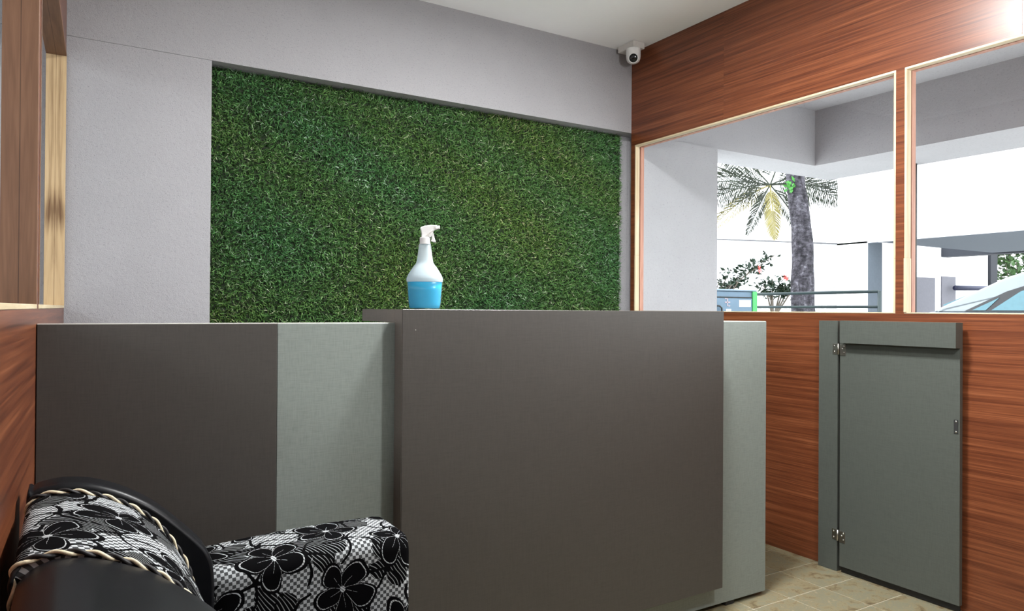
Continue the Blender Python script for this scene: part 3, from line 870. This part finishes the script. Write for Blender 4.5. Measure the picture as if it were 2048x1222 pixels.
def cabinet():
    m = plain('blue grey steel', (.11, .17, .23), .45, .4, 0, .08, 8)
    t = tag(empty('meter_cabinet', (5.1, 4.8, -.11)), 'blue grey steel meter cabinet with green edge and white label in the yard', 'cabinet')
    y = 4.60
    box('body', (4.55, y, -.10), (5.50, y+.35, 1.185), m, t, .006)
    box('lid', (4.54, y-.012, 1.1855), (5.507, y+.36, 1.202), plain('pale steel lid', (.16, .22, .28), .4), t, .004)
    box('door', (4.60, y-.010, .10), (5.440, y-.0005, 1.122), m, t, .003)
    box('rail', (4.58, y-.013, 1.124), (5.440, y-.0005, 1.133), MAT['dark_gap'], t)
    box('edge_stripe', (5.446, y-.016, .0), (5.506, y-.0005, 1.185), plain('bright green paint', (.05, .32, .09), .5), t, .002)
    box('label_plate', (5.262, y-.013, 1.042), (5.417, y-.0105, 1.104), plain('white label', (.85, .85, .85), .5), t)
    pm = plain('faded pink paint', (.42, .33, .36), .7)
    x, z = 5.108, 1.082
    boxes('painted_mark', [((x-.005, y-.0125, z-.036), (x+.005, y-.0105, z+.036)), ((x-.034, y-.0125, z-.005), (x+.034, y-.0105, z+.005)),
                           ((x-.034, y-.0125, z+.030), (x-.010, y-.0105, z+.037)), ((x+.010, y-.0125, z-.037), (x+.034, y-.0105, z-.030))], pm, t)
    box('paint_patch', (5.09, y-.0125, 1.00), (5.155, y-.0105, 1.020), plain('white paint patch', (.82, .84, .86), .6), t)
    tube('handle', [(4.90, y-.03, 1.050), (4.98, y-.03, 1.048), (5.012, y-.03, 1.030), (5.018, y-.03, .97), (5.018, y-.012, .965)], .008, MAT['dark_gap'], t, 8)
cabinet()

def railing():
    m = plain('dark green pipe', (.006, .020, .022), .4)
    t = tag(empty('railing', (6.5, 5, -.11)), 'dark green two pipe railing across the yard', 'railing')
    tube('rail', [(6.5, 4.0, 1.196), (6.5, 8.0, 1.180)], .016, m, t, 10)
    tube('rail', [(6.5, 4.0, 1.050), (6.5, 8.0, 1.043)], .014, m, t, 10)
    for y in (3.99, 5.9, 8.0): tube('post', [(6.5, y, -.11), (6.5, y, 1.20)], .018, m, t, 10)
    f = tag(empty('picket_fence', (8.2, 6.4, -.11)), 'low white picket fence behind the railing', 'fence')
    wm = plain('white picket paint', (.62, .62, .60), .6)
    for k in range(16):
        y = 5.75+k*.085
        prism('picket', [(y, -.1), (y+.045, -.1), (y+.045, 1.10), (y+.022, 1.135), (y, 1.10)], 'x', 8.2, 8.22, wm, f)
    box('stringer', (8.221, 5.73, .85), (8.24, 7.12, .90), wm, f); box('stringer', (8.221, 5.73, .2), (8.24, 7.12, .25), wm, f)
railing()
sp_ = tag(empty('steel_pole', (4.60, 2.590, -.02)), 'thin black steel pole under the porch beam', 'pole')
tube('shaft', [(4.60, 2.590, -.0195), (4.60, 2.590, ZL-.001)], .013, MAT['dark_gap'], sp_, 12)
box('base_plate', (4.56, 2.55, -.0195), (4.64, 2.63, -.010), MAT['dark_gap'], sp_, .001)

def yard_walls():
    wm = plaster('weathered white wall', (.74, .74, .76), .3, 40)
    a, b = Vector((3.6, 9.04)), Vector((10.55, 7.14)); d = (b-a).normalized(); n = Vector((-d.y, d.x))*.2
    if n.y < 0: n = -n
    o = prism('wall_compound', [(a.x, a.y), (b.x, b.y), (b.x+n.x, b.y+n.y), (a.x+n.x, a.y+n.y)], 'z', -.11, 2.09, wm); tag(o, kind='structure')
    cap = prism('coping', [(a.x, a.y-.02), (b.x, b.y-.02), (b.x+n.x, b.y+n.y), (a.x+n.x, a.y+n.y)], 'z', 2.091, 2.106, plain('weathered coping', (.13, .13, .14), .9)); cap.parent = o
    # neighbour with carport
    bw = plaster('bright building wall', (.82, .82, .82), .2, 30)
    gs = plain('blue grey concrete', (.085, .105, .130), .8)
    t = tag(empty('neighbour_building', (10.5, 3, -.11)), 'bright white building with open carport across the yard', 'building')
    box('fascia', (10.0, 2.0, 2.045), (10.25, 6.815, 5.2), bw, t)
    box('wall', (10.0, 6.32, -.11), (10.36, 6.815, 2.0445), gs, t)
    box('wall_face', (9.985, 6.32, -.11), (9.9995, 6.815, 2.0445), bw, t)
    box('soffit', (10.2505, 2.0, 2.0455), (13.6, 6.31, 2.3), gs, t)
    box('side_wall', (10.3605, 7.2, -.11), (15.35, 7.45, 2.30), bw, t)
    box('beam', (13.65, 5.2, 2.025), (13.9, 7.19, 2.3), plain('dark beam', (.03, .034, .045), .8), t)
    box('pillar', (15.36, 7.15, -.11), (15.62, 7.5, 2.30), plain('dark pillar', (.012, .014, .02), .8), t)
    gp = plain('grey panel', (.14, .138, .16), .8)
    box('panel', (12.68, 7.18, .1), (13.42, 7.1995, 1.63), gp, t)
    box('panel', (13.65, 7.18, .1), (14.13, 7.1995, 1.67), gp, t)
    box('fascia_lip', (9.985, 2.0, 2.02), (10.0, 6.815, 2.045), plain('lip', (.45, .47, .50), .7), t)
    tube('pipe', [(13.85, 7.05, 1.455), (16.2, 7.05, 1.50)], .045, plain('navy pipe', (.008, .012, .045), .4), t, 12)
    sw = plaster('stained far wall', (.55, .52, .52), .3, 12)
    tag(box('wall_far', (15.5, 8.4, -.11), (16.2, 9.0, 2.6), sw), kind='structure')
yard_walls()

def car():
    pm = plain('silver paint', (.20, .225, .24), .22, .6, .35, .03, 4)
    gm = plain('tinted car glass', (.05, .16, .20), .06, .6)
    km = plain('car black trim', (.015, .015, .017), .5)
    t = tag(empty('car', (6.8, 2.2, -.11)), 'silver hatchback car parked outside the near window', 'car')
    G = -.11
    def lf(name, prof, halfw, mat, parent):
        """prof: list of (y,z) closed; halfw(y,z) half width; two halves joined"""
        n = len(prof); v = []
        cx = 6.80
        for sgn in (-1, 1):
            for (y, z) in prof: v.append((cx+sgn*halfw(y, z), y, z))
        f = [tuple(range(n)), tuple(range(2*n-1, n-1, -1))]
        for i in range(n): f.append((i, n+i, n+(i+1) % n, (i+1) % n))
        bm = bmesh.new(); vv = [bm.verts.new(q) for q in v]
        for q in f: bm.faces.new([vv[i] for i in q])
        bmesh.ops.recalc_face_normals(bm, faces=bm.faces)
        bmesh.ops.bevel(bm, geom=[e for e in bm.edges if e.calc_face_angle(0) > .5], offset=.03, segments=3, affect='EDGES', profile=.6)
        return bm_obj(name, bm, mat, parent, smooth=False)
    body = [(.45, .15), (.40, .55), (.47, .90), (.62, 1.0), (3.06, 1.005), (3.35, .95), (3.58, .84), (3.68, .66), (3.70, .35), (3.64, .15)]
    lf('body', body, lambda y, z: .79 if .3 < z < .9 else .75, pm, t)
    cab = [(.60, 1.0), (.72, 1.26), (.95, 1.43), (1.35, 1.475), (1.85, 1.465), (2.15, 1.415), (2.55, 1.275), (3.02, 1.03), (3.06, 1.0)]
    hw = lambda y, z: .735-(z-1.0)*.36
    lf('cabin', cab, hw, pm, t)
    def side(name, poly, mat, off, parent):
        v = [(6.80-hw(y, z)-off, y, z) for y, z in poly]+[(6.80-hw(y, z)-off+.008, y, z) for y, z in poly]
        n = len(poly); f = [tuple(range(n)), tuple(range(2*n-1, n-1, -1))]+[(i, n+i, n+(i+1) % n, (i+1) % n) for i in range(n)]
        return mk(name, v, f, mat, parent)
    side('window_trim', [(2.80, 1.012), (2.52, 1.165), (2.10, 1.315), (1.80, 1.35), (1.40, 1.355), (1.02, 1.32), (.80, 1.19), (.76, 1.012)], km, .003, t)
    side('side_window', [(2.60, 1.02), (2.42, 1.165), (2.06, 1.295), (1.80, 1.33), (1.72, 1.33), (1.68, 1.02)], gm, .007, t)
    side('side_window', [(1.62, 1.02), (1.66, 1.33), (1.40, 1.335), (1.06, 1.30), (.86, 1.18), (.82, 1.02)], gm, .007, t)
    side('quarter_window', [(2.74, 1.02), (2.56, 1.118), (2.64, 1.02)], gm, .007, t)
    # windscreen
    v = []
    for (y, z) in ((2.985, 1.055), (2.20, 1.405)):
        for sg in (-1, 1): v.append((6.80+sg*(hw(y, z)-.05), y+.012, z+.010))
    v += [(a, b-.01, c-.02) for a, b, c in v]
    mk('windscreen', v, [(0, 1, 3, 2), (4, 6, 7, 5), (0, 2, 6, 4), (1, 5, 7, 3), (0, 4, 5, 1), (2, 3, 7, 6)], gm, t)
    for y in (1.05, 3.08):
        for sg in (-1, 1):
            w = lathe('wheel', [(.20, -.09), (.29, -.085), (.30, -.05), (.30, .05), (.29, .085), (.20, .09), (.18, .07), (.04, .08)], km, t, 28,
                      M=Matrix.Translation((6.80+sg*.72, y, G+.30)) @ Matrix.Rotation(sg*PI/2, 4, 'Y'))
    box('side_mirror', (5.93, 2.72, .86), (6.06, 2.82, .95), km, t, .02, 2)
car()
for c_ in bpy.data.objects['car'].children: c_.location.y += .22
